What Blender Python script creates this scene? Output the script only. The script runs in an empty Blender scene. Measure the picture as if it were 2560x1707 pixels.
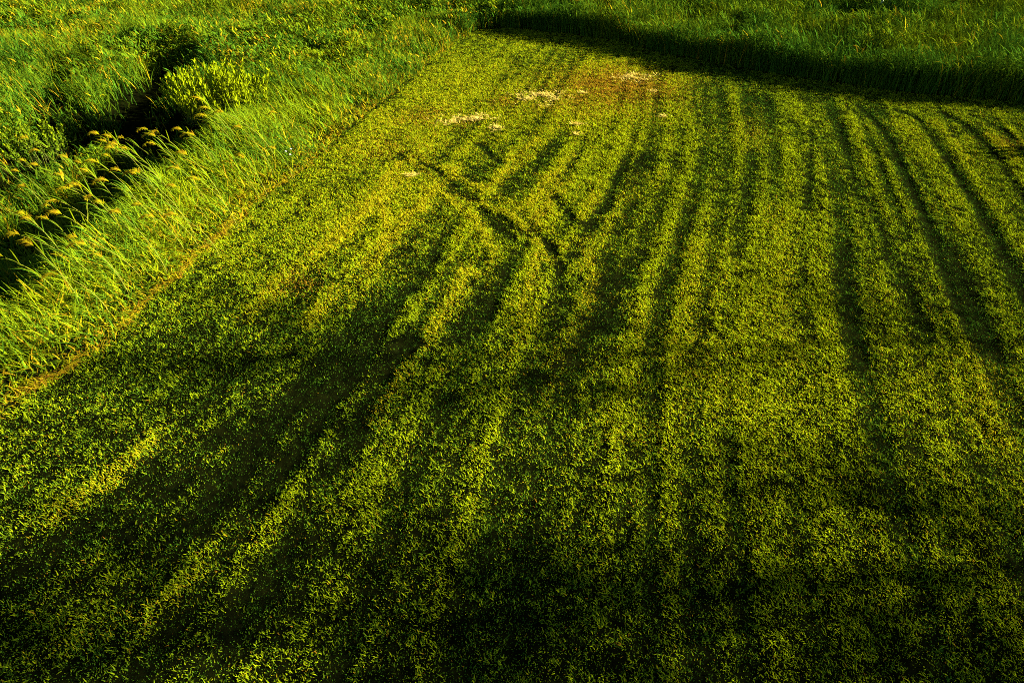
import bpy, math, random
import numpy as np

S = bpy.context.scene
COL = S.collection
R = math.radians

# ------------------------------------------------------------------ camera
CAM_H, PITCH, FPX = 6.5, R(38.2), 1707.0          # metres, radians down, focal length in photo pixels
cam_data = bpy.data.cameras.new('camera')
cam_data.sensor_width = 36.0
cam_data.lens = 36.0 * FPX / 2560.0
cam_data.clip_end = 6000.0
cam = bpy.data.objects.new('camera', cam_data)
COL.objects.link(cam)
cam.location = (0, 0, CAM_H)
cam.rotation_euler = (math.pi / 2 - PITCH, 0, 0)
S.camera = cam
S.render.resolution_x, S.render.resolution_y = 1024, 682

# ------------------------------------------------------------------ sky, sun, exposure
SUN_EL, TO_SUN_X, TO_SUN_Y = R(17.0), 0.9987, 0.05   # low evening sun straight from the right
world = bpy.data.worlds.new('World')
S.world = world
world.use_nodes = True
wn = world.node_tree
bg = wn.nodes['Background']
sky = wn.nodes.new('ShaderNodeTexSky')
sky.sky_type = 'NISHITA'
sky.sun_disc = False
sky.air_density = 0.3
sky.dust_density = 0.1
sky.sun_elevation = SUN_EL
sky.sun_rotation = math.atan2(TO_SUN_X, TO_SUN_Y)
wn.links.new(sky.outputs['Color'], bg.inputs['Color'])
bg.inputs['Strength'].default_value = 0.05
sd = bpy.data.lights.new('sun', 'SUN')
sd.energy = 5.0
sd.angle = R(0.5)
sd.color = (1.0, 0.94, 0.66)
sun = bpy.data.objects.new('sun', sd)
COL.objects.link(sun)
from mathutils import Vector
to_sun = Vector((TO_SUN_X * math.cos(SUN_EL), TO_SUN_Y * math.cos(SUN_EL), math.sin(SUN_EL)))
sun.rotation_euler = to_sun.to_track_quat('Z', 'Y').to_euler()
sun.location = (30, -8, 20)
S.view_settings.view_transform = 'Standard'
S.view_settings.look = 'None'
S.view_settings.gamma = 1.0
S.view_settings.use_curve_mapping = False
S.view_settings.exposure = 3.0
S.cycles.filter_width = 1.0
S.cycles.use_denoising = False
S.cycles.max_bounces = 5
S.cycles.diffuse_bounces = 1
S.cycles.transmission_bounces = 3

rng = np.random.default_rng(11)
random.seed(5)

# ------------------------------------------------------------------ helpers
CP, SP = math.cos(PITCH), math.sin(PITCH)

def at(px, py, z=0.0):
    """ground point (x, y) seen at a photo pixel"""
    u, v = (px - 1280.0) / FPX, (853.5 - py) / FPX
    dy, dz = CP + v * SP, -SP + v * CP
    t = (z - CAM_H) / dz
    return np.array((u * t, dy * t))

def view_uv(x, y, z=0.0):
    d = y * CP - (z - CAM_H) * SP
    return x / d, (y * SP + (z - CAM_H) * CP) / d, d

_lat = {}
def noise(x, y, seed=0):
    """smooth value noise, 0..1"""
    if seed not in _lat:
        _lat[seed] = np.random.default_rng(1000 + seed).random((256, 256))
    g = _lat[seed]
    xi, yi = np.floor(x).astype(np.int64), np.floor(y).astype(np.int64)
    fx, fy = x - xi, y - yi
    fx, fy = fx * fx * (3 - 2 * fx), fy * fy * (3 - 2 * fy)
    a, b = g[xi & 255, yi & 255], g[(xi + 1) & 255, yi & 255]
    c, d = g[xi & 255, (yi + 1) & 255], g[(xi + 1) & 255, (yi + 1) & 255]
    return (a * (1 - fx) + b * fx) * (1 - fy) + (c * (1 - fx) + d * fx) * fy

def fbm(x, y, seed=0, n=3):
    s, a, t = 0, 1.0, 0
    for k in range(n):
        s = s + a * noise(x * 2 ** k, y * 2 ** k, seed + k)
        t += a
        a *= 0.55
    return s / t

def sst(e0, e1, x):
    t = np.clip((x - e0) / (e1 - e0), 0, 1)
    return t * t * (3 - 2 * t)

def poly_dist(pts, x, y):
    best = np.full(np.shape(x), 1e9)
    for (ax, ay), (bx, by) in zip(pts[:-1], pts[1:]):
        dx, dy = bx - ax, by - ay
        l2 = dx * dx + dy * dy + 1e-12
        t = np.clip(((x - ax) * dx + (y - ay) * dy) / l2, 0, 1)
        best = np.minimum(best, np.hypot(x - ax - t * dx, y - ay - t * dy))
    return best

def tag(o, label=None, cat=None, group=None, kind=None):
    if label: o['label'] = label
    if cat: o['category'] = cat
    if group: o['group'] = group
    if kind: o['kind'] = kind
    return o

def mesh_from(name, co, quads, col=None, smooth=False):
    me = bpy.data.meshes.new(name)
    co = np.ascontiguousarray(co, dtype=np.float32)
    quads = np.ascontiguousarray(quads, dtype=np.int32)
    k = quads.shape[1]
    me.vertices.add(len(co))
    me.vertices.foreach_set('co', co.ravel())
    me.loops.add(quads.size)
    me.loops.foreach_set('vertex_index', quads.ravel())
    me.polygons.add(len(quads))
    me.polygons.foreach_set('loop_start', np.arange(0, quads.size, k, dtype=np.int32))
    if smooth:
        me.polygons.foreach_set('use_smooth', np.ones(len(quads), dtype=bool))
    me.update(calc_edges=True)
    if col is not None:
        a = me.attributes.new('Col', 'FLOAT_COLOR', 'POINT')
        c4 = np.ones((len(co), 4), dtype=np.float32)
        c4[:, :3] = col
        a.data.foreach_set('color', c4.ravel())
    return me

def link(name, me, mat, parent=None):
    o = bpy.data.objects.new(name, me)
    COL.objects.link(o)
    if mat and not me.materials:
        me.materials.append(mat)
    if parent: o.parent = parent
    return o

def empty(name, loc, rz=0.0):
    o = bpy.data.objects.new(name, None)
    COL.objects.link(o)
    o.location = loc
    o.rotation_euler = (0, 0, rz)
    o.empty_display_size = 0.1
    return o

GRASS_P = np.array([1.0, 1.0, 0.85, 0.5, 0.12])
LEAF_P = np.array([0.25, 0.9, 1.0, 0.7, 0.08])
def blade_geo(P, az, L, W, tilt, bend, nseg, col, twist=0.0, prof=GRASS_P):
    """curved flat blades: arrays of verts, quads and one colour per blade"""
    N = len(P)
    if np.isscalar(twist): twist = np.full(N, twist)
    dx, dy = np.cos(az), np.sin(az)
    wx, wy = -np.sin(az + twist), np.cos(az + twist)
    V = np.zeros((N, nseg + 1, 2, 3), dtype=np.float32)
    c = np.array(P, dtype=np.float64)
    for k in range(nseg + 1):
        f = k / nseg
        w = np.interp(f, np.linspace(0, 1, len(prof)), prof) * W * 0.5
        V[:, k, 0, 0] = c[:, 0] - wx * w; V[:, k, 0, 1] = c[:, 1] - wy * w; V[:, k, 0, 2] = c[:, 2]
        V[:, k, 1, 0] = c[:, 0] + wx * w; V[:, k, 1, 1] = c[:, 1] + wy * w; V[:, k, 1, 2] = c[:, 2]
        th = tilt + bend * (f + 0.5 / nseg)
        s, z = np.sin(th) * L / nseg, np.cos(th) * L / nseg
        c[:, 0] += s * dx; c[:, 1] += s * dy; c[:, 2] += z
    base = (np.arange(N) * 2 * (nseg + 1))[:, None, None]
    k = np.arange(nseg)[None, :, None] * 2
    q = base + k + np.array([0, 1, 3, 2])[None, None, :]
    return V.reshape(-1, 3), q.reshape(-1, 4), np.repeat(col, 2 * (nseg + 1), axis=0)

def join_geo(parts):
    vs, qs, cs, off = [], [], [], 0
    for v, q, c in parts:
        vs.append(v); qs.append(q + off); cs.append(c); off += len(v)
    return np.concatenate(vs), np.concatenate(qs), np.concatenate(cs)

# ------------------------------------------------------------------ materials
def leaf_material(name, translucent=0.25, gloss=0.06):
    m = bpy.data.materials.new(name)
    m.use_nodes = True
    n, l = m.node_tree.nodes, m.node_tree.links
    n.clear()
    out = n.new('ShaderNodeOutputMaterial')
    at_ = n.new('ShaderNodeAttribute'); at_.attribute_name = 'Col'
    geo = n.new('ShaderNodeNewGeometry')
    no = n.new('ShaderNodeTexNoise'); no.inputs['Scale'].default_value = 14.0; no.inputs['Detail'].default_value = 2.0
    l.new(geo.outputs['Position'], no.inputs['Vector'])
    mr = n.new('ShaderNodeMapRange'); mr.inputs['To Min'].default_value = 0.7; mr.inputs['To Max'].default_value = 1.3
    l.new(no.outputs['Fac'], mr.inputs['Value'])
    mul = n.new('ShaderNodeVectorMath'); mul.operation = 'SCALE'
    l.new(at_.outputs['Color'], mul.inputs[0]); l.new(mr.outputs['Result'], mul.inputs['Scale'])
    d = n.new('ShaderNodeBsdfDiffuse'); t = n.new('ShaderNodeBsdfTranslucent')
    l.new(mul.outputs['Vector'], d.inputs['Color']); l.new(mul.outputs['Vector'], t.inputs['Color'])
    mx = n.new('ShaderNodeMixShader'); mx.inputs['Fac'].default_value = translucent
    l.new(d.outputs[0], mx.inputs[1]); l.new(t.outputs[0], mx.inputs[2])
    l.new(mx.outputs[0], out.inputs['Surface'])
    return m

def noise_material(name, c0, c1, scale, rough=0.95, bump=0.4, detail=5.0, spec=0.1):
    m = bpy.data.materials.new(name)
    m.use_nodes = True
    n, l = m.node_tree.nodes, m.node_tree.links
    b = n['Principled BSDF']
    geo = n.new('ShaderNodeNewGeometry')
    no = n.new('ShaderNodeTexNoise'); no.inputs['Scale'].default_value = scale; no.inputs['Detail'].default_value = detail
    l.new(geo.outputs['Position'], no.inputs['Vector'])
    ra = n.new('ShaderNodeValToRGB')
    ra.color_ramp.elements[0].position = 0.3; ra.color_ramp.elements[0].color = (*c0, 1)
    ra.color_ramp.elements[1].position = 0.7; ra.color_ramp.elements[1].color = (*c1, 1)
    l.new(no.outputs['Fac'], ra.inputs['Fac']); l.new(ra.outputs['Color'], b.inputs['Base Color'])
    bu = n.new('ShaderNodeBump'); bu.inputs['Strength'].default_value = bump; bu.inputs['Distance'].default_value = 0.03
    l.new(no.outputs['Fac'], bu.inputs['Height']); l.new(bu.outputs['Normal'], b.inputs['Normal'])
    b.inputs['Roughness'].default_value = rough
    b.inputs['Specular IOR Level'].default_value = spec
    return m

M_lawn = leaf_material('mown grass blade', 0.12)
M_tall = leaf_material('tall grass blade', 0.12)
M_leaf = leaf_material('shrub leaf', 0.22)
M_plume = leaf_material('reed plume', 0.3)
M_straw = leaf_material('dry straw', 0.1)
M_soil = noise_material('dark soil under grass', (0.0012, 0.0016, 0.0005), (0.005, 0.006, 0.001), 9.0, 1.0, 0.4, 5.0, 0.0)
M_gravel = noise_material('grey gravel', (0.10, 0.085, 0.07), (0.22, 0.19, 0.16), 30.0)
M_white = noise_material('weathered white paint', (0.72, 0.70, 0.62), (0.82, 0.80, 0.74), 20.0, 0.5, 0.1)
M_petal = noise_material('white petal', (0.75, 0.72, 0.62), (0.85, 0.83, 0.76), 60.0, 0.7, 0.1)

# ------------------------------------------------------------------ the lie of the land
EDGE_L = np.array([at(0, 1060), at(270, 842), at(350, 772), at(580, 563), at(760, 418), at(960, 250), at(1130, 110), at(1185, 76)])
def left_edge(y):
    y = np.asarray(y, dtype=float)
    x = np.interp(y, EDGE_L[:, 1], EDGE_L[:, 0])
    sl = (EDGE_L[1, 0] - EDGE_L[0, 0]) / (EDGE_L[1, 1] - EDGE_L[0, 1])
    x = np.where(y < EDGE_L[0, 1], EDGE_L[0, 0] + sl * (y - EDGE_L[0, 1]), x)
    x = np.where(y > EDGE_L[-1, 1], EDGE_L[-1, 0] + 3.0 * (y - EDGE_L[-1, 1]), x)
    return x + 0.26 * (noise(y * 1.3, y * 0, 3) - 0.5) + 0.16 * (noise(y * 6.0, y * 0, 4) - 0.5)

SHADE = np.array([at(1190, 66), at(1300, 75), at(1400, 95), at(1560, 130), at(1700, 165), at(1900, 200), at(2100, 225), at(2300, 245), at(2560, 265)])
def far_edge(x):
    """foot of the tall grass behind the lawn (the lawn in front of it lies in its shade)"""
    x = np.asarray(x, dtype=float)
    y = np.interp(x, SHADE[:, 0], SHADE[:, 1])
    sl = (SHADE[-1, 1] - SHADE[-2, 1]) / (SHADE[-1, 0] - SHADE[-2, 0])
    y = np.where(x > SHADE[-1, 0], SHADE[-1, 1] + sl * (x - SHADE[-1, 0]), y)
    y = np.where(x < SHADE[0, 0], SHADE[0, 1] + 0.3, y)
    off = 0.15 + 1.0 * sst(-0.5, 4.0, x) - 0.85 * sst(5, 13, x)
    return y + off + 0.12 * (noise(x * 1.5, x * 0, 5) - 0.5)

def lawn_mask(x, y):
    return (x > left_edge(y)) & (y < far_edge(x))

PATHS = [np.array([(16.2, 27.0), (17.2, 26.0), (18.6, 24.7), (21.5, 22.0), (26.0, 18.0)]),
         np.array([(19.6, 33.5), (20.6, 31.2), (22.4, 29.0), (25.5, 25.5)])]
POND = np.array([(17.6, 31.2), (18.1, 30.8), (18.9, 31.0), (19.5, 31.9), (20.6, 33.6), (21.0, 35.5), (20.0, 37.4), (18.0, 37.6), (17.2, 35.6), (17.3, 33.0)])
def in_poly(pts, x, y):
    r = np.zeros(np.shape(x), dtype=bool)
    j = len(pts) - 1
    for i in range(len(pts)):
        xi, yi, xj, yj = *pts[i], *pts[j]
        r ^= ((yi > y) != (yj > y)) & (x < (xj - xi) * (y - yi) / (yj - yi + 1e-12) + xi)
        j = i
    return r

# mower and tyre marks, traced on the ground (photo pixel, width in metres, strength)
def gpoly(p): return np.array([at(*q) for q in p])
BRIGHT = [([(1020, 395), (1076, 443), (1181, 504), (1270, 531), (1314, 570), (1353, 625), (1380, 658)], .12, .9),
          ([(1450, 600), (1469, 647), (1488, 703), (1474, 758), (1430, 846), (1375, 918)], .14, 1.0),
          ([(1345, 640), (1331, 675), (1320, 736), (1300, 790)], .12, .9),
          ([(1010, 400), (966, 443), (949, 482), (960, 537), (975, 600)], .12, .9),
          ([(1458, 548), (1491, 487)], .16, .7), ([(1297, 531), (1358, 482), (1408, 410)], .18, .9),
          ([(1281, 426), (1331, 388)], .16, .8), ([(800, 642), (877, 576)], .16, .9),
          ([(1090, 470), (1200, 560), (1235, 640), (1220, 720)], .12, .7),
          ([(770, 810), (900, 690), (1000, 575), (1060, 500), (1140, 430)], .20, 1.0),
          ([(620, 790), (760, 660), (900, 540), (1010, 440)], .24, .8),
          ([(930, 1040), (1020, 910), (1120, 770), (1180, 680)], .20, .9),
          ([(1360, 990), (1440, 850), (1480, 760), (1490, 690), (1465, 630)], .15, .75),
          ([(1260, 900), (1310, 830), (1345, 690)], .15, .55),
          ([(1490, 700), (1400, 600), (1300, 530), (1230, 480), (1120, 430), (1030, 390)], .17, .6),
          ([(1330, 570), (1380, 490), (1440, 390)], .22, .9),
          ([(1230, 470), (1290, 410), (1350, 350)], .22, .8),
          ([(1440, 660), (1530, 550), (1600, 440)], .26, .4),
          ([(130, 1290), (260, 1200), (360, 1120)], .22, .9),
          ([(1560, 760), (1650, 830), (1800, 940)], .3, .35),
          ([(470, 1160), (560, 1130), (640, 1090)], .1, .6),
          ([(100, 1640), (300, 1560), (480, 1490)], .13, .35),
          ([(330, 1560), (450, 1480), (520, 1420)], .12, .5),
          ([(1100, 430), (1000, 560), (930, 640)], .16, .5),
          ([(1060, 560), (960, 690), (880, 760)], .2, .4),
          ([(1950, 520), (1960, 700), (1980, 900)], .3, .35), ([(1740, 620), (1740, 800), (1750, 950)], .35, .4),
          ([(2440, 900), (2480, 1000), (2500, 1100)], .3, .5),
          ([(1880, 260), (1890, 320), (1870, 380)], .25, .4), ([(2480, 340), (2540, 400)], .18, .7),
          ([(2330, 300), (2390, 350), (2430, 400)], .15, .5)]
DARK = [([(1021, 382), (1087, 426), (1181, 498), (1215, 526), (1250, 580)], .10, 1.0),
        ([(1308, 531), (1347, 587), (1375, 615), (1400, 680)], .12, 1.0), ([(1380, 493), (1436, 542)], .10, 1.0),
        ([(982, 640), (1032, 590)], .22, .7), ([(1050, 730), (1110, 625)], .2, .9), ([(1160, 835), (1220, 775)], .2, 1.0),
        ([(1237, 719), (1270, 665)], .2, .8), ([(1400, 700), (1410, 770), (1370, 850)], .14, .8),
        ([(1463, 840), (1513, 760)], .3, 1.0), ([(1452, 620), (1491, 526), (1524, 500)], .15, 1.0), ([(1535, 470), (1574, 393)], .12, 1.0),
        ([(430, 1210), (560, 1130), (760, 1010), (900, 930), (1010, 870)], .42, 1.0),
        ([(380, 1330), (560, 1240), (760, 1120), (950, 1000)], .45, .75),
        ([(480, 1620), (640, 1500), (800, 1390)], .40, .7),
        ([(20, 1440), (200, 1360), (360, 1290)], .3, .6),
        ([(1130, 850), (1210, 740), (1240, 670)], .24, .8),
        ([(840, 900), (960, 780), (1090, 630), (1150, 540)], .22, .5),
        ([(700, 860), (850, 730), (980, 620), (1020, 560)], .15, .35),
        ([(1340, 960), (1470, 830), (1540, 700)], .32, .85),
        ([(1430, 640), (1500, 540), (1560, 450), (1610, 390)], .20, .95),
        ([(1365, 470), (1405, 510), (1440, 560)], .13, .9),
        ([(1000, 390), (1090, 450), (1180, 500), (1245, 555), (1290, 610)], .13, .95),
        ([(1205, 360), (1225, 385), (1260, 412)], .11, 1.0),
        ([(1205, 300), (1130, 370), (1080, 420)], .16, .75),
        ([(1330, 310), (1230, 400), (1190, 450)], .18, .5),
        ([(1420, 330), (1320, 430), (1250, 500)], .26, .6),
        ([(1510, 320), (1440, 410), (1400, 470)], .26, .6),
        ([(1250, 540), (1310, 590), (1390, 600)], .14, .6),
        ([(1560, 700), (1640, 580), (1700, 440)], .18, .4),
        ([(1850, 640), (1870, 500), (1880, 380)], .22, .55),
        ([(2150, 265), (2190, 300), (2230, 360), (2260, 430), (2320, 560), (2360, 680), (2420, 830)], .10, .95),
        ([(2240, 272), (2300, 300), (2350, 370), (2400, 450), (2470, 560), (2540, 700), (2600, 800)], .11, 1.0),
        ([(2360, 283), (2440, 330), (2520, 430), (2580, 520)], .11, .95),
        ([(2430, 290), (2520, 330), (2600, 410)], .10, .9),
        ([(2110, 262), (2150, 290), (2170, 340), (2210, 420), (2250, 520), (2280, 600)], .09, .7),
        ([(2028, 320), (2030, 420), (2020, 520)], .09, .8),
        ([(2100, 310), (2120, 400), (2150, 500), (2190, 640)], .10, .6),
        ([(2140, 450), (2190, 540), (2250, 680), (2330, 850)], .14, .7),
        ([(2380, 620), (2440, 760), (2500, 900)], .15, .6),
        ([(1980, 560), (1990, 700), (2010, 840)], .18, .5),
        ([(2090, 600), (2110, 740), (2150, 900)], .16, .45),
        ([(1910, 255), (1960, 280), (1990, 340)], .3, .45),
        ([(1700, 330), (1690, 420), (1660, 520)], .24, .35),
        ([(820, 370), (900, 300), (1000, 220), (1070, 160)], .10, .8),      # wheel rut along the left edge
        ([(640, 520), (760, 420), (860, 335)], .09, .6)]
BRIGHT = [(gpoly(p), w, a) for p, w, a in BRIGHT]
DARK = [(gpoly(p), w, a) for p, w, a in DARK]

RES = 0.05
GX0, GX1, GY0, GY1 = -11.0, 19.0, 2.0, 28.5
gx, gy = np.arange(GX0, GX1, RES), np.arange(GY0, GY1, RES)
GX, GY = np.meshgrid(gx, gy, indexing='ij')
def splat(lst, jit):
    f = np.zeros_like(GX)
    wx = (fbm(GX * 2.2, GY * 2.2, 40) - 0.5) * jit
    wy = (fbm(GX * 2.2, GY * 2.2, 50) - 0.5) * jit
    for k, (pts, w, a) in enumerate(lst):
        x0, y0 = pts.min(0) - 4 * w; x1, y1 = pts.max(0) + 4 * w
        i0, i1 = np.searchsorted(gx, [x0, x1]); j0, j1 = np.searchsorted(gy, [y0, y1])
        if i1 <= i0 or j1 <= j0: continue
        sl = (slice(i0, i1), slice(j0, j1))
        jj = 0.35 if w < 0.17 else 1.0
        d = poly_dist(pts, GX[sl] + jj * wx[sl], GY[sl] + jj * wy[sl])
        fade = 0.55 + 0.75 * fbm(GX[sl] * 0.9 + 7 * k, GY[sl] * 0.9, 60)
        w = w * (1.0 if w < 0.17 else 0.95)
        f[sl] = np.maximum(f[sl], a * np.exp(-(d / w) ** 2) * np.clip(fade, 0, 1))
    return f
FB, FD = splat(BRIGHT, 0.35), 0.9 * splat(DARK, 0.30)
# mowing direction: parallel swaths, a shade right of straight ahead
AZM = R(14.0)
SX = GX * math.cos(AZM) - GY * math.sin(AZM)           # across the swaths
TX = GX * math.sin(AZM) + GY * math.cos(AZM)           # along them
wob = 0.6 * (noise(SX * 0.15, TX * 0.12, 70) - 0.5)
SC = SX + wob
st1 = noise(SC * 0.9, TX * 0.05, 71) - 0.5
st2 = noise(SC * 2.4, TX * 0.10, 72) - 0.5
st3 = noise(SC * 5.5, TX * 0.20, 73) - 0.5
sw = np.sin(SC * 2 * math.pi / 0.56) * (0.4 + 0.6 * noise(SC * 0.4, TX * 0.2, 74))   # the mower's own width
STR = 0.45 * st1 + 1.0 * st2 + 0.9 * st3 + 0.30 * sw
STR = np.clip(STR / (2.0 * STR.std()), -1, 1)
# swaths turn along the far edge: weaker there
turn = sst(0.4, 2.5, np.interp(GX, SHADE[:, 0], SHADE[:, 1]) - GY)
STR *= (0.35 + 0.65 * turn) * (0.30 + 0.70 * sst(1.0, 5.5, GX - np.interp(GY, EDGE_L[:, 1], EDGE_L[:, 0])))
PATCH = fbm(GX * 0.35, GY * 0.35, 80, 4)
MID = fbm(GX * 1.6, GY * 1.6, 84, 3)
DRY = np.zeros_like(GX)
for (px, py), rx, a in [((1250, 230), 4.0, .8), ((1000, 340), 3.2, .75), ((900, 520), 2.6, .5), ((1150, 480), 2.4, .4), ((1500, 190), 2.6, .55), ((880, 420), 2.2, .4), ((700, 600), 1.8, .35),
                        ((1720, 900), 2.2, .40), ((2450, 1000), 1.8, .35), ((1900, 760), 2.4, .3), ((2100, 300), 4.0, .2), ((1350, 130), 3.5, .3)]:
    c = at(px, py)
    DRY = np.maximum(DRY, a * np.exp(-((GX - c[0]) ** 2 + (GY - c[1]) ** 2) / rx ** 2))
BROWN = np.zeros_like(GX)
for (px, py), rx, a in [((1545, 215), 1.8, 1.3), ((1480, 250), 1.4, .8), ((1060, 290), .8, .6), ((1265, 255), .45, .8), ((1400, 260), .9, .5),
                        ((960, 370), .9, .35), ((760, 715), .35, .7), ((1160, 305), .5, .6), ((2530, 360), .5, .6), ((1870, 320), .6, .3)]:
    c = at(px, py)
    BROWN = np.maximum(BROWN, a * np.exp(-((GX - c[0]) ** 2 + (GY - c[1]) ** 2) / rx ** 2))
BROWN *= 0.4 + 0.9 * fbm(GX * 2.5, GY * 2.5, 88)
HZ = (0.013 * (STR) - 0.022 * FD + 0.018 * (noise(GX * 7, GY * 7, 95) - 0.5) + 0.012 * FB + 0.05 * (fbm(GX * 0.8, GY * 0.8, 90) - 0.5) + 0.02 * (fbm(GX * 4, GY * 4, 93, 2) - 0.5))

def samp(F, x, y):
    fi = np.clip((x - GX0) / RES, 0, F.shape[0] - 1.001); fj = np.clip((y - GY0) / RES, 0, F.shape[1] - 1.001)
    i, j = fi.astype(int), fj.astype(int)
    a, b = fi - i, fj - j
    return (F[i, j] * (1 - a) + F[i + 1, j] * a) * (1 - b) + (F[i, j + 1] * (1 - a) + F[i + 1, j + 1] * a) * b

DITCH = np.array([at(20, 375), at(110, 340), at(280, 290), at(390, 235), at(430, 190)])
def CREST(y): return np.clip(1.25 + 0.14 * (y - 9), 1.0, 3.2)
def ground_z(x, y):
    m = sst(GX0, GX0 + 1, x) * sst(GX1, GX1 - 1, x) * sst(GY1, GY1 - 1, y)
    z = samp(HZ, x, y) * m
    dl = left_edge(y) - x
    z = z + np.where(dl > 0, 0.16 * sst(0.0, 0.5, dl), 0)             # the rough stands a little higher than the lawn
    z = z - 1.0 * sst(CREST(y), CREST(y) + 2.6, dl) * sst(9.5, 7.2, dl) * sst(20, 17, y)       # bank down to the ditch and up again
    d = poly_dist(DITCH, x, y)
    z = z - 0.25 * np.exp(-(d / 1.0) ** 2)
    z = z + 0.5 * (fbm(x * 0.12 + 9, y * 0.12, 97) - 0.5) * sst(0.5, 5.0, np.maximum(dl, y - far_edge(x)))
    return z

def axis(fine0, fine1, step, far):
    a = list(np.arange(fine0, fine1, step))
    s, v = step, a[-1]
    up = []
    while v < far:
        s = min(s * 1.25, 400); v += s; up.append(v)
    s, v = step, a[0]
    dn = []
    while v > -far:
        s = min(s * 1.25, 400); v -= s; dn.append(v)
    return np.array(dn[::-1] + a + up)
ax_, ay_ = axis(-11.5, 18.5, 0.055, 3000), axis(3.0, 28.5, 0.055, 3000)
AX, AY = np.meshgrid(ax_, ay_, indexing='ij')
AZ = ground_z(AX, AY)
nx, ny = AX.shape
ii = (np.arange(nx - 1)[:, None] * ny + np.arange(ny - 1)[None, :])
gq = np.stack([ii, ii + ny, ii + ny + 1, ii + 1], -1).reshape(-1, 4)
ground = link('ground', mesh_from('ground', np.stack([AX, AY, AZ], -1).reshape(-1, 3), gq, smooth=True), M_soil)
tag(ground, kind='structure')

# gravel tracks and pond at the far right
def ribbon(pts, half, dz):
    P = []
    for a, b in zip(pts[:-1], pts[1:]):
        n = max(2, int(np.hypot(*(b - a)) / 0.25))
        for t in np.linspace(0, 1, n, endpoint=False): P.append(a + (b - a) * t)
    P.append(pts[-1]); P = np.array(P)
    T = np.gradient(P, axis=0); T /= np.linalg.norm(T, axis=1)[:, None]
    Nn = np.stack([-T[:, 1], T[:, 0]], -1)
    rows = []
    for f in (-1, -0.5, 0, 0.5, 1):
        w = half * (1 + 0.3 * (noise(np.arange(len(P)) * 0.5, np.full(len(P), f * 3.0), 33) - 0.5))
        q = P + Nn * (f * w)[:, None]
        rows.append(np.column_stack([q, ground_z(q[:, 0], q[:, 1]) + dz - 0.03 * abs(f)]))
    V = np.stack(rows, 1)
    n, m = V.shape[:2]
    i = np.arange(n - 1)[:, None] * m + np.arange(m - 1)[None, :]
    return V.reshape(-1, 3), np.stack([i, i + m, i + m + 1, i + 1], -1).reshape(-1, 4)
for k, pth in enumerate(PATHS):
    v, q = ribbon(pth, (0.55, 0.7)[k], 0.07)
    tag(link('gravel_path', mesh_from('gravel_path', v, q, smooth=True), M_gravel), kind='structure')

M_water = bpy.data.materials.new('dark pond water'); M_water.use_nodes = True
b = M_water.node_tree.nodes['Principled BSDF']
b.inputs['Base Color'].default_value = (0.012, 0.035, 0.038, 1); b.inputs['Roughness'].default_value = 0.08
wnn = M_water.node_tree.nodes.new('ShaderNodeTexNoise'); wnn.inputs['Scale'].default_value = 6.0
wb = M_water.node_tree.nodes.new('ShaderNodeBump'); wb.inputs['Strength'].default_value = 0.15
M_water.node_tree.links.new(wnn.outputs['Fac'], wb.inputs['Height']); M_water.node_tree.links.new(wb.outputs['Normal'], b.inputs['Normal'])
pc = POND.mean(0)
zp = float(ground_z(POND[:, 0], POND[:, 1]).max()) + 0.05
pv = [(pc[0], pc[1], zp)] + [(x, y, zp) for x, y in POND]
me = bpy.data.meshes.new('pond'); n = len(POND)
me.from_pydata(pv, [], [(0, 1 + i, 1 + (i + 1) % n) for i in range(n)]); me.update()
tag(link('pond', me, M_water), kind='structure')

# ------------------------------------------------------------------ colours of leaves (albedo)
C_GREEN = np.array([0.036, 0.098, 0.006])
C_LIME = np.array([0.138, 0.170, 0.002])
C_YEL = np.array([0.235, 0.220, 0.003])
C_ORA = np.array([0.250, 0.140, 0.006])
C_BRN = np.array([0.130, 0.060, 0.006])
C_STR = np.array([0.600, 0.440, 0.090])
def mixc(a, b, t): return a + (b - a) * np.clip(t, 0, 1)[:, None]

# ------------------------------------------------------------------ mown lawn
def scatter(dens_max, x0, x1, y0, y1, umax=0.93, vmin=-0.60, vmax=0.60):
    n = int(dens_max * (x1 - x0) * (y1 - y0))
    x = rng.random(n) * (x1 - x0) + x0; y = rng.random(n) * (y1 - y0) + y0
    u, v, d = view_uv(x, y)
    k = (np.abs(u) < umax) & (v > vmin) & (v < vmax) & (d > 0.5)
    return x[k], y[k]

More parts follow.
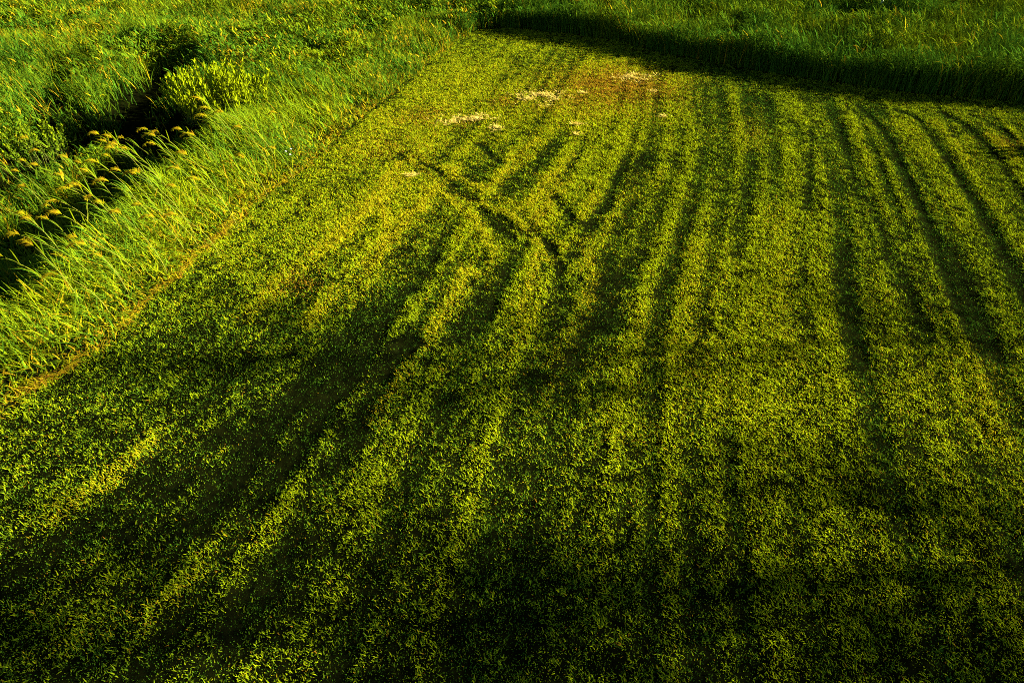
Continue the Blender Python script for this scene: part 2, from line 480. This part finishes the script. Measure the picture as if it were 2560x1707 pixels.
def lawn_layer(dmax, Lr, Wr, tall, seed):
    x, y = scatter(dmax, -10.5, 18.0, 2.2, 28.2)
    k = lawn_mask(x, y); x, y = x[k], y[k]
    fb, fd, st, dry, brn, pat, mid = (samp(F, x, y) for F in (FB, FD, STR, DRY, BROWN, PATCH, MID))
    tuft = 0.6 * noise(x * 16, y * 16, 21) + 0.4 * noise(x * 6, y * 6, 22)
    if tall:
        dens = 0.06 + 0.55 * fb + 0.30 * st + 0.45 * dry - 0.50 * fd + 1.3 * (tuft - 0.38) + 0.5 * (mid - 0.5) + 0.3 * (pat - 0.5)
    else:
        dens = 0.75 - 0.25 * fd + 0.3 * dry + 0.8 * (tuft - 0.5)
    k = rng.random(len(x)) < np.clip(dens, 0.03, 1.0)
    x, y, fb, fd, st, dry, brn, pat, mid, tuft = (a[k] for a in (x, y, fb, fd, st, dry, brn, pat, mid, tuft))
    N = len(x)
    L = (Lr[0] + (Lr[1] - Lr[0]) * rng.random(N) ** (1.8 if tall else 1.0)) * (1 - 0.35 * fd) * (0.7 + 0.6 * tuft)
    W = Wr[0] + (Wr[1] - Wr[0]) * rng.random(N)
    az = rng.random(N) * 2 * math.pi
    # the mower rolls some swaths to the left (they face the low sun) and others to the right
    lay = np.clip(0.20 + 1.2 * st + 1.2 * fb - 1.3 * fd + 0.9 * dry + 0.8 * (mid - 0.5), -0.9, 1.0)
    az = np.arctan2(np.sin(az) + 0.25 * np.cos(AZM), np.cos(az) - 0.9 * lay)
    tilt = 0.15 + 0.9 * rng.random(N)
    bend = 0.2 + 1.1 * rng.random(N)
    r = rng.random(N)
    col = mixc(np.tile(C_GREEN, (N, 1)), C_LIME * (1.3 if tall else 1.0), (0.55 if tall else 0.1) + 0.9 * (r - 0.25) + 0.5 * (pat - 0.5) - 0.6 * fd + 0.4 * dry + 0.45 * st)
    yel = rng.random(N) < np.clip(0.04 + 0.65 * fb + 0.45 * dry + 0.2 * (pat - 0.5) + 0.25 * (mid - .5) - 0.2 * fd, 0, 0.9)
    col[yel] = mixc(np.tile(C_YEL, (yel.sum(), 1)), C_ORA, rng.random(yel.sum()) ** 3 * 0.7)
    ob = rng.random(N) < np.clip(0.015 + 0.75 * brn, 0, 0.9)
    col[ob] = mixc(np.tile(C_BRN, (ob.sum(), 1)), C_ORA, rng.random(ob.sum()))
    col *= (0.75 + 0.5 * rng.random(N))[:, None]
    z = ground_z(x, y) - 0.004
    print('lawn blades', N)
    return blade_geo(np.column_stack([x, y, z]), az, L, W, tilt, bend, 2, col, twist=(rng.random(N) - .5) * 1.2)
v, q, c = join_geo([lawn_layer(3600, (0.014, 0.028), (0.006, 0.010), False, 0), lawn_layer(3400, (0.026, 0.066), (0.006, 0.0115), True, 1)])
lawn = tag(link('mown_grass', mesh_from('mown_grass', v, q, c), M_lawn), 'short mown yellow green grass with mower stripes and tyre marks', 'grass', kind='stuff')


# ------------------------------------------------------------------ rough grass
BUSH = at(560, 235)
def rough(name, x, y, label, hfun, colfun, wr, lean_az, lean_w, tilt_r, bend_r, nseg, mat=M_tall, twist=1.5, prof=GRASS_P, zmul=None):
    n = len(x)
    h = hfun(x, y)
    L = h * (0.6 + 0.55 * rng.random(n))
    W = wr[0] + (wr[1] - wr[0]) * rng.random(n)
    az = rng.random(n) * 2 * math.pi
    la = lean_az + 1.2 * (fbm(x * 0.5, y * 0.5, 110) - 0.5)
    az = np.arctan2(np.sin(az) + lean_w * np.sin(la), np.cos(az) + lean_w * np.cos(la))
    if name == 'reed_grass':                               # the cut margin flops both ways over the lawn
        az = np.where((side(x, y) < 0.35) & (rng.random(n) < 0.5), rng.normal(0, 1.2, n), az)
    tilt = tilt_r[0] + (tilt_r[1] - tilt_r[0]) * rng.random(n)
    bend = bend_r[0] + (bend_r[1] - bend_r[0]) * rng.random(n)
    z = ground_z(x, y) - 0.01
    if zmul is not None:                                   # leaves set part-way up a stem
        z = z + h * zmul * rng.random(n)
        L = L * 0.35
    v, q, c = blade_geo(np.column_stack([x, y, z]), az, L, W, tilt, bend, nseg, colfun(x, y), twist=(rng.random(n) - .5) * twist, prof=prof)
    print(name, n)
    return tag(link(name, mesh_from(name, v, q, c), mat), label, 'grass', kind='stuff')

def free(x, y):
    ok = ~lawn_mask(x, y)
    for p, hw in zip(PATHS, (0.55, 0.65)): ok &= poly_dist(p, x, y) > hw * (0.8 + 0.4 * noise(x * 3, y * 3, 34))
    ok &= ~in_poly(POND, x, y)
    return ok

# left reed-grass strip between lawn and ditch, and the weeds beyond
def side(x, y): return left_edge(np.minimum(y, 26.0)) - x
def ditch_d(x, y): return poly_dist(DITCH, x, y)
def h_strip(x, y):
    d = side(x, y)
    h = 0.16 + 0.48 * sst(0.0, 1.1, d) - 0.34 * sst(CREST(y) + 0.3, CREST(y) + 1.2, d)
    h = h * (0.65 + 0.7 * fbm(x * 0.7, y * 0.7, 120)) * (0.75 + 0.5 * noise(x * 2.5, y * 2.5, 123))
    h *= 1 - 0.35 * sst(17, 23, y)
    return np.maximum(h, 0.15)
def c_strip(x, y):
    n = len(x); d = side(x, y)
    t = 0.55 + 0.9 * (rng.random(n) - 0.5) + 1.0 * (fbm(x * 0.8, y * 0.8, 130) - 0.5) - 0.25 * sst(1.5, 4, d)
    c = mixc(np.tile(C_GREEN, (n, 1)), C_LIME * 0.95, t)
    ye = rng.random(n) < 0.08 + 0.5 * np.exp(-d / 0.35) + 0.12 * (noise(x * 2, y * 2, 131) - .5)
    c[ye] = mixc(np.tile(C_YEL, (ye.sum(), 1)), C_ORA, rng.random(ye.sum()))
    return c * (0.75 + 0.5 * rng.random(n))[:, None]
x, y = scatter(1250, -17, 0, 3, 30)
d = side(x, y); wdt = 6.0
k = (d > 0) & free(x, y) & (d < 6.2 + 0.8 * noise(y * 0.8, y * 0, 133)) & (ditch_d(x, y) > 1.45) & (y < 27)
k &= rng.random(len(x)) < np.clip(0.5 + 1.6 * (fbm(x * 1.1, y * 1.1, 135) - 0.48) + 0.6 * np.exp(-np.abs(d) / 0.4) - 0.15 * sst(CREST(y), CREST(y) + 1, d), 0.06, 1)
rough('reed_grass', x[k], y[k], 'long bright grass bent leftwards between the mown lawn and dark ditch', h_strip, c_strip, (0.010, 0.022), math.pi * 0.95, 0.6, (0.1, 1.0), (0.4, 1.8), 4)

def h_weed(x, y):
    h = 0.22 + 0.75 * fbm(x * 0.45, y * 0.45, 140) * (0.35 + 1.3 * fbm(x * 1.8, y * 1.8, 143, 2))
    return h * (1 - 0.35 * sst(-9, -2, x))
def c_weed(x, y):
    n = len(x)
    t = 0.30 + 0.8 * (rng.random(n) - 0.5) + 1.1 * (fbm(x * 0.6, y * 0.6, 150) - 0.5)
    c = mixc(np.tile(C_GREEN * 0.8, (n, 1)), C_LIME * 0.7, t)
    ye = rng.random(n) < 0.08 + 0.3 * sst(0.55, 0.75, fbm(x * 0.5, y * 0.5, 153))
    c[ye] = mixc(np.tile(C_YEL * 0.8, (ye.sum(), 1)), C_ORA, rng.random(ye.sum()))
    return c * (0.75 + 0.5 * rng.random(n))[:, None]
x, y = scatter(700, -34, 0.5, 10, 42, vmax=0.58)
d = side(x, y)
k = (d > 0) & free(x, y) & ((d > 5.6) | (y > 19)) & (ditch_d(x, y) > 0.3)
k &= rng.random(len(x)) < np.clip(0.5 + 2.2 * (fbm(x * 1.3, y * 1.3, 155, 3) - 0.47), 0.08, 1) * (0.2 + 0.8 * sst(0.6, 1.4, ditch_d(x, y)))
xw, yw = x[k], y[k]
rough('meadow_grass', xw, yw, 'tall rough meadow grass beyond the ditch left of the lawn', h_weed, c_weed, (0.010, 0.020), math.pi * 0.95, 0.6, (0.05, 0.5), (0.2, 1.0), 3)
s = rng.random(len(xw)) < 0.85 * sst(0.40, 0.6, fbm(xw * 0.35, yw * 0.35, 157)) + 0.1
lw = rough('leafy_weeds', np.repeat(xw[s], 2) + rng.normal(0, .05, 2 * s.sum()), np.repeat(yw[s], 2) + rng.normal(0, .05, 2 * s.sum()), 'broad leafy weeds mixed into the meadow grass past the ditch', h_weed, c_weed, (0.025, 0.05), math.pi, 0.4, (0.2, 1.1), (0.4, 1.2), 3, prof=LEAF_P, zmul=0.95)
lw['category'] = 'weeds'

def h_far(x, y):
    h = 0.95 + 0.6 * (fbm(x * 0.55, y * 0.55, 160) - 0.5) + 0.45 * (noise(x * 1.8, y * 1.8, 163) - 0.5)
    return h * (0.55 + 0.45 * sst(-1, 2.5, x))
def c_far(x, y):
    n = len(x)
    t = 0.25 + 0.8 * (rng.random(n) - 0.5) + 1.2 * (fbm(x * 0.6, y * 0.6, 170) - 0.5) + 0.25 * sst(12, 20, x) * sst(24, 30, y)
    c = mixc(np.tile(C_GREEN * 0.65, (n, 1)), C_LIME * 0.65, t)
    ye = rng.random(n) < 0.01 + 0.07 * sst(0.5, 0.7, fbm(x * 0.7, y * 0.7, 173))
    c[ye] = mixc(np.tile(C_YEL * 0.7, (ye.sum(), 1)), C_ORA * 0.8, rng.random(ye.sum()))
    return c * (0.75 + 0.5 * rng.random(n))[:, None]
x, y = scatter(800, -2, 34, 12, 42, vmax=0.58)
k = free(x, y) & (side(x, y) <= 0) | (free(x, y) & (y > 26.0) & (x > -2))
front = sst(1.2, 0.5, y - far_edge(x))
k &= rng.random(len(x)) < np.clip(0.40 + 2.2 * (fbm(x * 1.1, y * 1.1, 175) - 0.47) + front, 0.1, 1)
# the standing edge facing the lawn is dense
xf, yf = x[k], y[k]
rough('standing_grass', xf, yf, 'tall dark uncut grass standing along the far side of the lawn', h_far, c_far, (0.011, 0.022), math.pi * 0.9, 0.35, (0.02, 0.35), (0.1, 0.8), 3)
s = rng.random(len(xf)) < 0.25 + 0.5 * sst(0.45, 0.6, fbm(xf * 0.5, yf * 0.5, 177))
lw = rough('leafy_herbs', xf[s], yf[s], 'leafy herbs growing among the tall grass past the far lawn edge', h_far, c_far, (0.025, 0.045), math.pi, 0.3, (0.2, 1.1), (0.4, 1.2), 3, prof=LEAF_P, zmul=0.95)
lw['category'] = 'weeds'

# brown thatch along the cut edge on the left
n = 6000
yy = 4 + rng.random(n) * 22; dd = np.abs(rng.normal(0, 0.055, n)) - 0.03
k = rng.random(n) < np.clip(2.2 * (noise(yy * 1.2, yy * 0, 180) - 0.35), 0.03, 1) * sst(17, 9, yy)
yy, dd = yy[k], dd[k]; n = len(yy)
xx = left_edge(yy) - dd
cc = mixc(np.tile(C_ORA, (n, 1)), C_YEL, rng.random(n)); b_ = rng.random(n) < .3; cc[b_] = C_BRN
v, q, c = blade_geo(np.column_stack([xx, yy, ground_z(xx, yy) + 0.02 + 0.08 * rng.random(n)]), rng.random(n) * 6.28, 0.06 + 0.12 * rng.random(n), 0.006 + 0.008 * rng.random(n),
                    1.0 + 0.7 * rng.random(n), 0.2 + 0.6 * rng.random(n), 2, cc)
tag(link('dry_thatch', mesh_from('dry_thatch', v, q, c), M_straw), 'strip of brown dead thatch along the left lawn edge', 'thatch', kind='stuff')

# ------------------------------------------------------------------ leafy shrub at the head of the ditch
def tube_geo(pts, rad, col, sides=5):
    pts = np.asarray(pts, float); m = len(pts)
    T = np.gradient(pts, axis=0); T /= np.linalg.norm(T, axis=1)[:, None] + 1e-9
    ref = np.array([0.3, 0.9, 0.1]); A = np.cross(T, ref); A /= np.linalg.norm(A, axis=1)[:, None] + 1e-9
    B = np.cross(T, A); an = np.arange(sides) / sides * 2 * math.pi
    V = pts[:, None, :] + (A[:, None, :] * np.cos(an)[None, :, None] + B[:, None, :] * np.sin(an)[None, :, None]) * np.asarray(rad)[:, None, None]
    i = np.arange(m - 1)[:, None] * sides; j = np.arange(sides)[None, :]; j2 = (np.arange(sides) + 1)[None, :] % sides
    q = np.stack([i + j, i + j2, i + sides + j2, i + sides + j], -1).reshape(-1, 4)
    return V.reshape(-1, 3), q, np.tile(col, (m * sides, 1))

def shrub(name, loc, rx, ry, nshoot, hh, label, cat, colA, colB, leafL, leafW, group=None, up=0.0):
    root = tag(empty(name, (loc[0], loc[1], float(ground_z(np.array([loc[0]]), np.array([loc[1]]))[0]))), label, cat, group)
    stems, leaves = [], []
    for k in range(nshoot):
        a, rr = random.uniform(0, 6.283), math.sqrt(random.random())
        bx, by = rx * rr * math.cos(a), ry * rr * math.sin(a)
        h = hh * (0.65 + 0.4 * random.random()) * (1 - 0.35 * rr * rr)
        tx, ty = bx * 0.22 + random.gauss(0, .08) - 0.12, by * 0.22 + random.gauss(0, .08)
        ts = np.linspace(0, 1, 7)
        P = np.column_stack([bx * 0.8 + tx * ts ** 1.4, by * 0.8 + ty * ts ** 1.4, -0.05 + (h + 0.05) * ts])
        stems.append(tube_geo(P, 0.008 * (1 - 0.75 * ts), np.array([0.09, 0.10, 0.02]), 4))
        nl = int(16 * h / leafL * 0.12) + 14
        tl = 0.25 + 0.75 * np.linspace(0, 1, nl) ** 0.8
        LP = np.column_stack([np.interp(tl, ts, P[:, i]) for i in range(3)])
        az = np.arange(nl) * 2.4 + random.uniform(0, 6)
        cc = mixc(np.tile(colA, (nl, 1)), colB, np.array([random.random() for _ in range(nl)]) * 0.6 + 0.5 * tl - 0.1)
        leaves.append(blade_geo(LP, az, leafL * (0.6 + 0.6 * rng.random(nl)) * (1.15 - 0.5 * tl), leafW * (0.8 + 0.4 * rng.random(nl)),
                                0.75 - up - 0.45 * tl + 0.25 * rng.random(nl), 0.35 + 0.4 * rng.random(nl), 4, cc, prof=LEAF_P))
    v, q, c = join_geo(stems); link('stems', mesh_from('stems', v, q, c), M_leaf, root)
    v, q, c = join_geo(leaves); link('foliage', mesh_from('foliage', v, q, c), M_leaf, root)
    return root
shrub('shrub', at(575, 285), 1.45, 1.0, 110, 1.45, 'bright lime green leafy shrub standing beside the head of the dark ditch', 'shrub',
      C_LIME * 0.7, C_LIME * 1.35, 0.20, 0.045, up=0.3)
shrub('weed_clump', at(1235, 62), 0.9, 0.5, 40, 0.7, 'low leafy weed clump at the far tip of the lawn beside the dark shaded edge', 'weed', C_GREEN, C_LIME, 0.10, 0.045)
shrub('nettle_clump', at(60, 330), 1.1, 0.8, 60, 1.0, 'dense leafy weed clump left of the ditch at the left picture edge', 'weed', C_GREEN, C_LIME, 0.13, 0.04)
shrub('thistle_clump', at(720, 235), 0.7, 0.5, 30, 0.85, 'small loose leafy weed clump just right of the bright shrub', 'weed', C_LIME * .8, C_LIME, 0.13, 0.03)

# ------------------------------------------------------------------ reeds with drooping plumes, one object each
def reed_proto(seed, hh):
    rr = np.random.default_rng(seed)
    ts = np.linspace(0, 1, 9)
    lean = 0.35 + 0.25 * rr.random()
    P = np.column_stack([-hh * lean * ts ** 1.7, -0.06 * hh * ts ** 2 * rr.normal(), hh * (ts - 0.12 * ts ** 3)])
    stem = tube_geo(P, 0.006 * (1 - 0.6 * ts), np.array([0.17, 0.17, 0.02]), 4)
    # plume: a nodding axis with side sprays
    m = 12; tp = np.linspace(0, 1, m); pl = 0.24 + 0.10 * rr.random()
    th = 0.75 + 1.5 * tp
    ax = np.cumsum(np.column_stack([-np.sin(th), 0 * th, np.cos(th)]) * pl / m, axis=0) + P[-1]
    axis_g = tube_geo(ax, 0.006 * (1 - 0.8 * tp), C_YEL * 1.1, 4)
    n = 60; t = rr.random(n); base = np.column_stack([np.interp(t, tp, ax[:, i]) for i in range(3)])
    az = math.pi + rr.normal(0, 0.75, n)
    cc = mixc(np.tile(C_YEL * 1.0, (n, 1)), C_ORA * 0.9, rr.random(n))
    spray = blade_geo(base, az, (0.13 - 0.07 * t) * (0.6 + 0.7 * rr.random(n)), 0.012 + 0.008 * rr.random(n), 0.7 + 0.9 * t + 0.3 * rr.random(n), 0.5 + 0.6 * rr.random(n), 3, cc, prof=LEAF_P)
    # long leaves
    k = 7; tl = 0.2 + 0.65 * rr.random(k); lb = np.column_stack([np.interp(tl, ts, P[:, i]) for i in range(3)])
    cl = mixc(np.tile(C_GREEN, (k, 1)), C_LIME * 0.9, rr.random(k))
    leaf = blade_geo(lb, math.pi + rr.normal(0, .8, k), 0.25 + 0.25 * rr.random(k), 0.010 + 0.006 * rr.random(k), 0.4 + 0.3 * rr.random(k), 0.7 + 0.6 * rr.random(k), 5, cl, prof=LEAF_P)
    return (mesh_from('reed_stem', *stem), mesh_from('reed_plume', *join_geo([axis_g, spray])), mesh_from('reed_leaves', *leaf))
protos = [reed_proto(900 + i, 0.85 + 0.08 * i) for i in range(6)]
REEDS = [(240, 345), (262, 340), (282, 348), (250, 375), (300, 395), (335, 330), (375, 322), (395, 325), (385, 345), (372, 302), (110, 375), (125, 372), (155, 390), (90, 400), (190, 400),
         (40, 400), (60, 430), (20, 440), (130, 420), (165, 430), (205, 425), (265, 420), (300, 430), (350, 400), (430, 400), (470, 395), (505, 262), (535, 275), (60, 480), (20, 500),
         (90, 510), (110, 530), (140, 470), (40, 545), (65, 560), (120, 590), (190, 590), (160, 520), (215, 480), (240, 500), (350, 450), (385, 480), (345, 505), (440, 440), (560, 385),
         (530, 300), (600, 330), (620, 300), (650, 345), (700, 255), (590, 400), (500, 460), (310, 560), (255, 570), (220, 610), (30, 620), (80, 640), (150, 650), (450, 520), (400, 500),
         (480, 330), (440, 310), (325, 365), (180, 455), (290, 470)]
lab = ['slim reed with a drooping golden plume arching left above the long grass']
for k, (px, py) in enumerate(REEDS):
    zt = 0.95
    for _ in range(4):
        p = at(px, py, zt) + np.array([0.45, 0.0]); zt = 0.95 + float(ground_z(p[:1], p[1:])[0])
    p = p + rng.normal(0, 0.05, 2)
    zz = float(ground_z(np.array([p[0]]), np.array([p[1]]))[0])
    root = tag(empty('reed', (p[0], p[1], zz), rng.normal(0, 0.35)), lab[0], 'reed', 'reeds with drooping golden plumes')
    s = 0.85 + 0.3 * rng.random(); root.scale = (s, s, s)
    st_m, pl_m, lf_m = protos[k % 6]
    link('stem', st_m, M_tall, root); link('plume', pl_m, M_plume, root); link('leaves', lf_m, M_tall, root)

# ------------------------------------------------------------------ pale straw patches on the lawn
def straw(px, py, sx, sy, n, label, pale=1.0):
    c0 = at(px, py)
    a = rng.random(n) * 6.283; r_ = np.abs(rng.normal(0, 0.5, n))
    lx, ly = sx * r_ * np.cos(a), sy * r_ * np.sin(a)
    th = 0.25
    x = c0[0] + lx * math.cos(th) - ly * math.sin(th); y = c0[1] + lx * math.sin(th) + ly * math.cos(th)
    x += 1.3 * sx * (fbm(x * 3, y * 3, 200) - .5); y += 1.3 * sy * (fbm(x * 3, y * 3, 205) - .5)
    cc = mixc(np.tile(C_STR, (n, 1)), C_ORA * 1.3, rng.random(n) * (1.3 - pale)) * (0.7 + 0.5 * rng.random(n))[:, None]
    zg = ground_z(x, y) + 0.02 + 0.03 * rng.random(n)
    v, q, c = blade_geo(np.column_stack([x - c0[0], y - c0[1], zg]), rng.random(n) * 6.283, 0.05 + 0.08 * rng.random(n), 0.008 + 0.008 * rng.random(n), 0.9 + 0.6 * rng.random(n), 0.1 + 0.5 * rng.random(n), 2, cc)
    o = link('straw_patch', mesh_from('straw_patch', v, q, c), M_straw)
    o.location = (c0[0], c0[1], 0)
    return tag(o, label, 'straw patch', 'pale dead straw patches on the lawn')
straw(1352, 243, 0.85, 0.60, 700, 'large pale cream straw patch beside the brown bare ground')
straw(1590, 198, 0.85, 0.45, 420, 'cream straw patch behind the reddish brown bare ground')
straw(1158, 300, 0.95, 0.30, 430, 'long flat pinkish cream straw patch left of the biggest patch')
straw(1240, 322, 0.16, 0.25, 110, 'thin pale straw streak below the long pinkish patch')
straw(1660, 295, 0.14, 0.10, 40, 'single tiny pale straw tuft standing alone right of the brown ground')
straw(1032, 440, 0.22, 0.09, 70, 'small curved pale straw patch beside the dark crossing tyre track')
straw(1458, 235, 0.18, 0.12, 70, 'small straw tuft between the biggest patch and the brown ground', 0.7)
straw(1440, 315, 0.22, 0.10, 60, 'faint straw patch below the brown bare ground', 0.6)
straw(1630, 232, 0.16, 0.12, 50, 'small straw tuft at the right rim of the brown ground', 0.6)
straw(1440, 338, 0.16, 0.07, 40, 'faint lowest straw patch in front of the dark stripes', 0.6)

# ------------------------------------------------------------------ three white flowers at the left lawn edge
def flower(px, py, label):
    p = at(px, py, 0.45); zz = float(ground_z(np.array([p[0]]), np.array([p[1]]))[0])
    root = tag(empty('white_flower', (p[0], p[1], zz)), label, 'flower', 'white flowers at the lawn edge')
    h = 0.46 - zz
    ts = np.linspace(0, 1, 5)
    link('stem', mesh_from('stem', *tube_geo(np.column_stack([0.02 * ts, 0 * ts, h * ts]), 0.004 + 0 * ts, C_GREEN, 4)), M_tall, root)
    n = 14; az = np.arange(n) * 2.4
    v, q, c = blade_geo(np.tile([0.02, 0, h], (n, 1)), az, np.full(n, 0.030), np.full(n, 0.018), 0.5 + 0.7 * (np.arange(n) / n), np.full(n, 0.3), 3, np.tile([.8, .78, .7], (n, 1)), prof=LEAF_P)
    link('petals', mesh_from('petals', v, q, c), M_petal, root)
flower(726, 375, 'white flower in the lawn edge grass, topmost of the three')
flower(713, 381, 'white flower in the lawn edge grass, leftmost of the three')
flower(724, 389, 'white flower in the lawn edge grass, lowest of the three')

# ------------------------------------------------------------------ two white marker posts at the top right
def post(px, py, rad, h, label, lean=0.0):
    p = at(px, py, 0.45); zz = float(ground_z(np.array([p[0]]), np.array([p[1]]))[0])
    root = tag(empty('marker_post', (p[0], p[1], zz)), label, 'post', 'white marker posts')
    root.rotation_euler = (0, lean, 0)
    zs = np.array([-0.2, 0.0, 0.3, h - 0.03, h]); rs = np.array([1, 1, 1, 1, 0.9]) * rad
    link('post_shaft', mesh_from('post_shaft', *tube_geo(np.column_stack([0 * zs, 0 * zs, zs]), rs, np.ones(3), 12)[:2], smooth=False), M_white, root)
    zs = np.array([h, h + 0.01, h + 0.05, h + 0.075, h + 0.08]); rs = np.array([1.12, 1.15, 1.0, 0.5, 0.02]) * rad
    link('cap', mesh_from('cap', *tube_geo(np.column_stack([0 * zs, 0 * zs, zs]), rs, np.ones(3), 12)[:2]), M_white, root)
post(2199, 24, 0.045, 1.35, 'white marker post in the tall grass, the nearer of two')
post(2224, 4, 0.045, 1.35, 'white marker post in the tall grass, the farther one showing only its foot')

# ------------------------------------------------------------------ unseen trees added to darken the foreground, and a bush right of the picture
M_bark = noise_material('grey brown bark', (0.06, 0.05, 0.035), (0.14, 0.11, 0.08), 12.0, 0.95, 0.8)
def added_shade_tree(x0, y0, h, crown_r, crown_lo, nleaf, label, seed):
    rr = np.random.default_rng(seed)
    z0 = float(ground_z(np.array([x0]), np.array([y0]))[0])
    root = tag(empty('added_shade_tree', (x0, y0, z0)), label, 'added_shade_tree')
    zs = np.linspace(-0.2, h * 0.92, 9); wob = np.cumsum(rr.normal(0, .34, (9, 2)), axis=0) * np.linspace(0, 1, 9)[:, None]
    tp = np.column_stack([wob, zs])
    limbs = [tube_geo(tp, 0.07 * (1 - 0.85 * np.linspace(0, 1, 9)), np.ones(3), 8)]
    tips = []
    for k in range(44):
        zb = crown_lo + (h * 0.9 - crown_lo) * rr.random(); b0 = np.array([np.interp(zb, zs, tp[:, 0]), np.interp(zb, zs, tp[:, 1]), zb])
        a = rr.random() * 6.283; f = (zb - crown_lo) / (h - crown_lo); rad = crown_r * (0.55 + 0.5 * rr.random()) * math.sqrt(max(0.08, 1 - (1.9 * f - 0.8) ** 2 * 0.8))
        t = np.linspace(0, 1, 6)[:, None]
        P = b0 + t * np.array([math.cos(a) * rad, math.sin(a) * rad, 0.35 * rad]) + np.array([0, 0, 0.25]) * t * t
        limbs.append(tube_geo(P, 0.045 * (1 - 0.85 * t[:, 0]), np.ones(3), 5)); tips.append(P)
    v, q, c = join_geo(limbs); link('trunk', mesh_from('trunk', v, q, None), M_bark, root)
    per = nleaf // len(tips); pts = []
    for P in tips:
        t = 0.3 + 0.7 * rr.random(per); pts.append(np.column_stack([np.interp(t, np.linspace(0, 1, 6), P[:, i]) for i in range(3)]) + rr.normal(0, 0.28, (per, 3)))
    L_ = np.concatenate(pts); n = len(L_)
    cc = mixc(np.tile(C_GREEN, (n, 1)), C_LIME, rr.random(n))
    v, q, c = blade_geo(L_, rr.random(n) * 6.283, 0.10 + 0.07 * rr.random(n), 0.06 + 0.03 * rr.random(n), 0.6 + 1.4 * rr.random(n), 0.3 + 0.4 * rr.random(n), 2, cc, prof=LEAF_P)
    link('crown', mesh_from('crown', v, q, c), M_leaf, root)
added_shade_tree(25.5, 9.2, 13.0, 2.6, 1.8, 4200, 'farthest and sparsest of three unseen trees added to shade the foreground lawn', 61)
added_shade_tree(24.5, 5.9, 13.5, 3.0, 1.6, 19000, 'middle one of three unseen trees added to shade the foreground lawn', 62)
added_shade_tree(24.0, 2.6, 13.5, 3.3, 1.6, 30000, 'nearest and densest of three unseen trees added to shade the foreground lawn', 63)
shrub('bush', (14.6, 15.6), 0.6, 0.35, 34, 1.25, 'rounded leafy bush on the lawn just past the right picture edge', 'bush', C_GREEN, C_LIME, 0.12, 0.045)
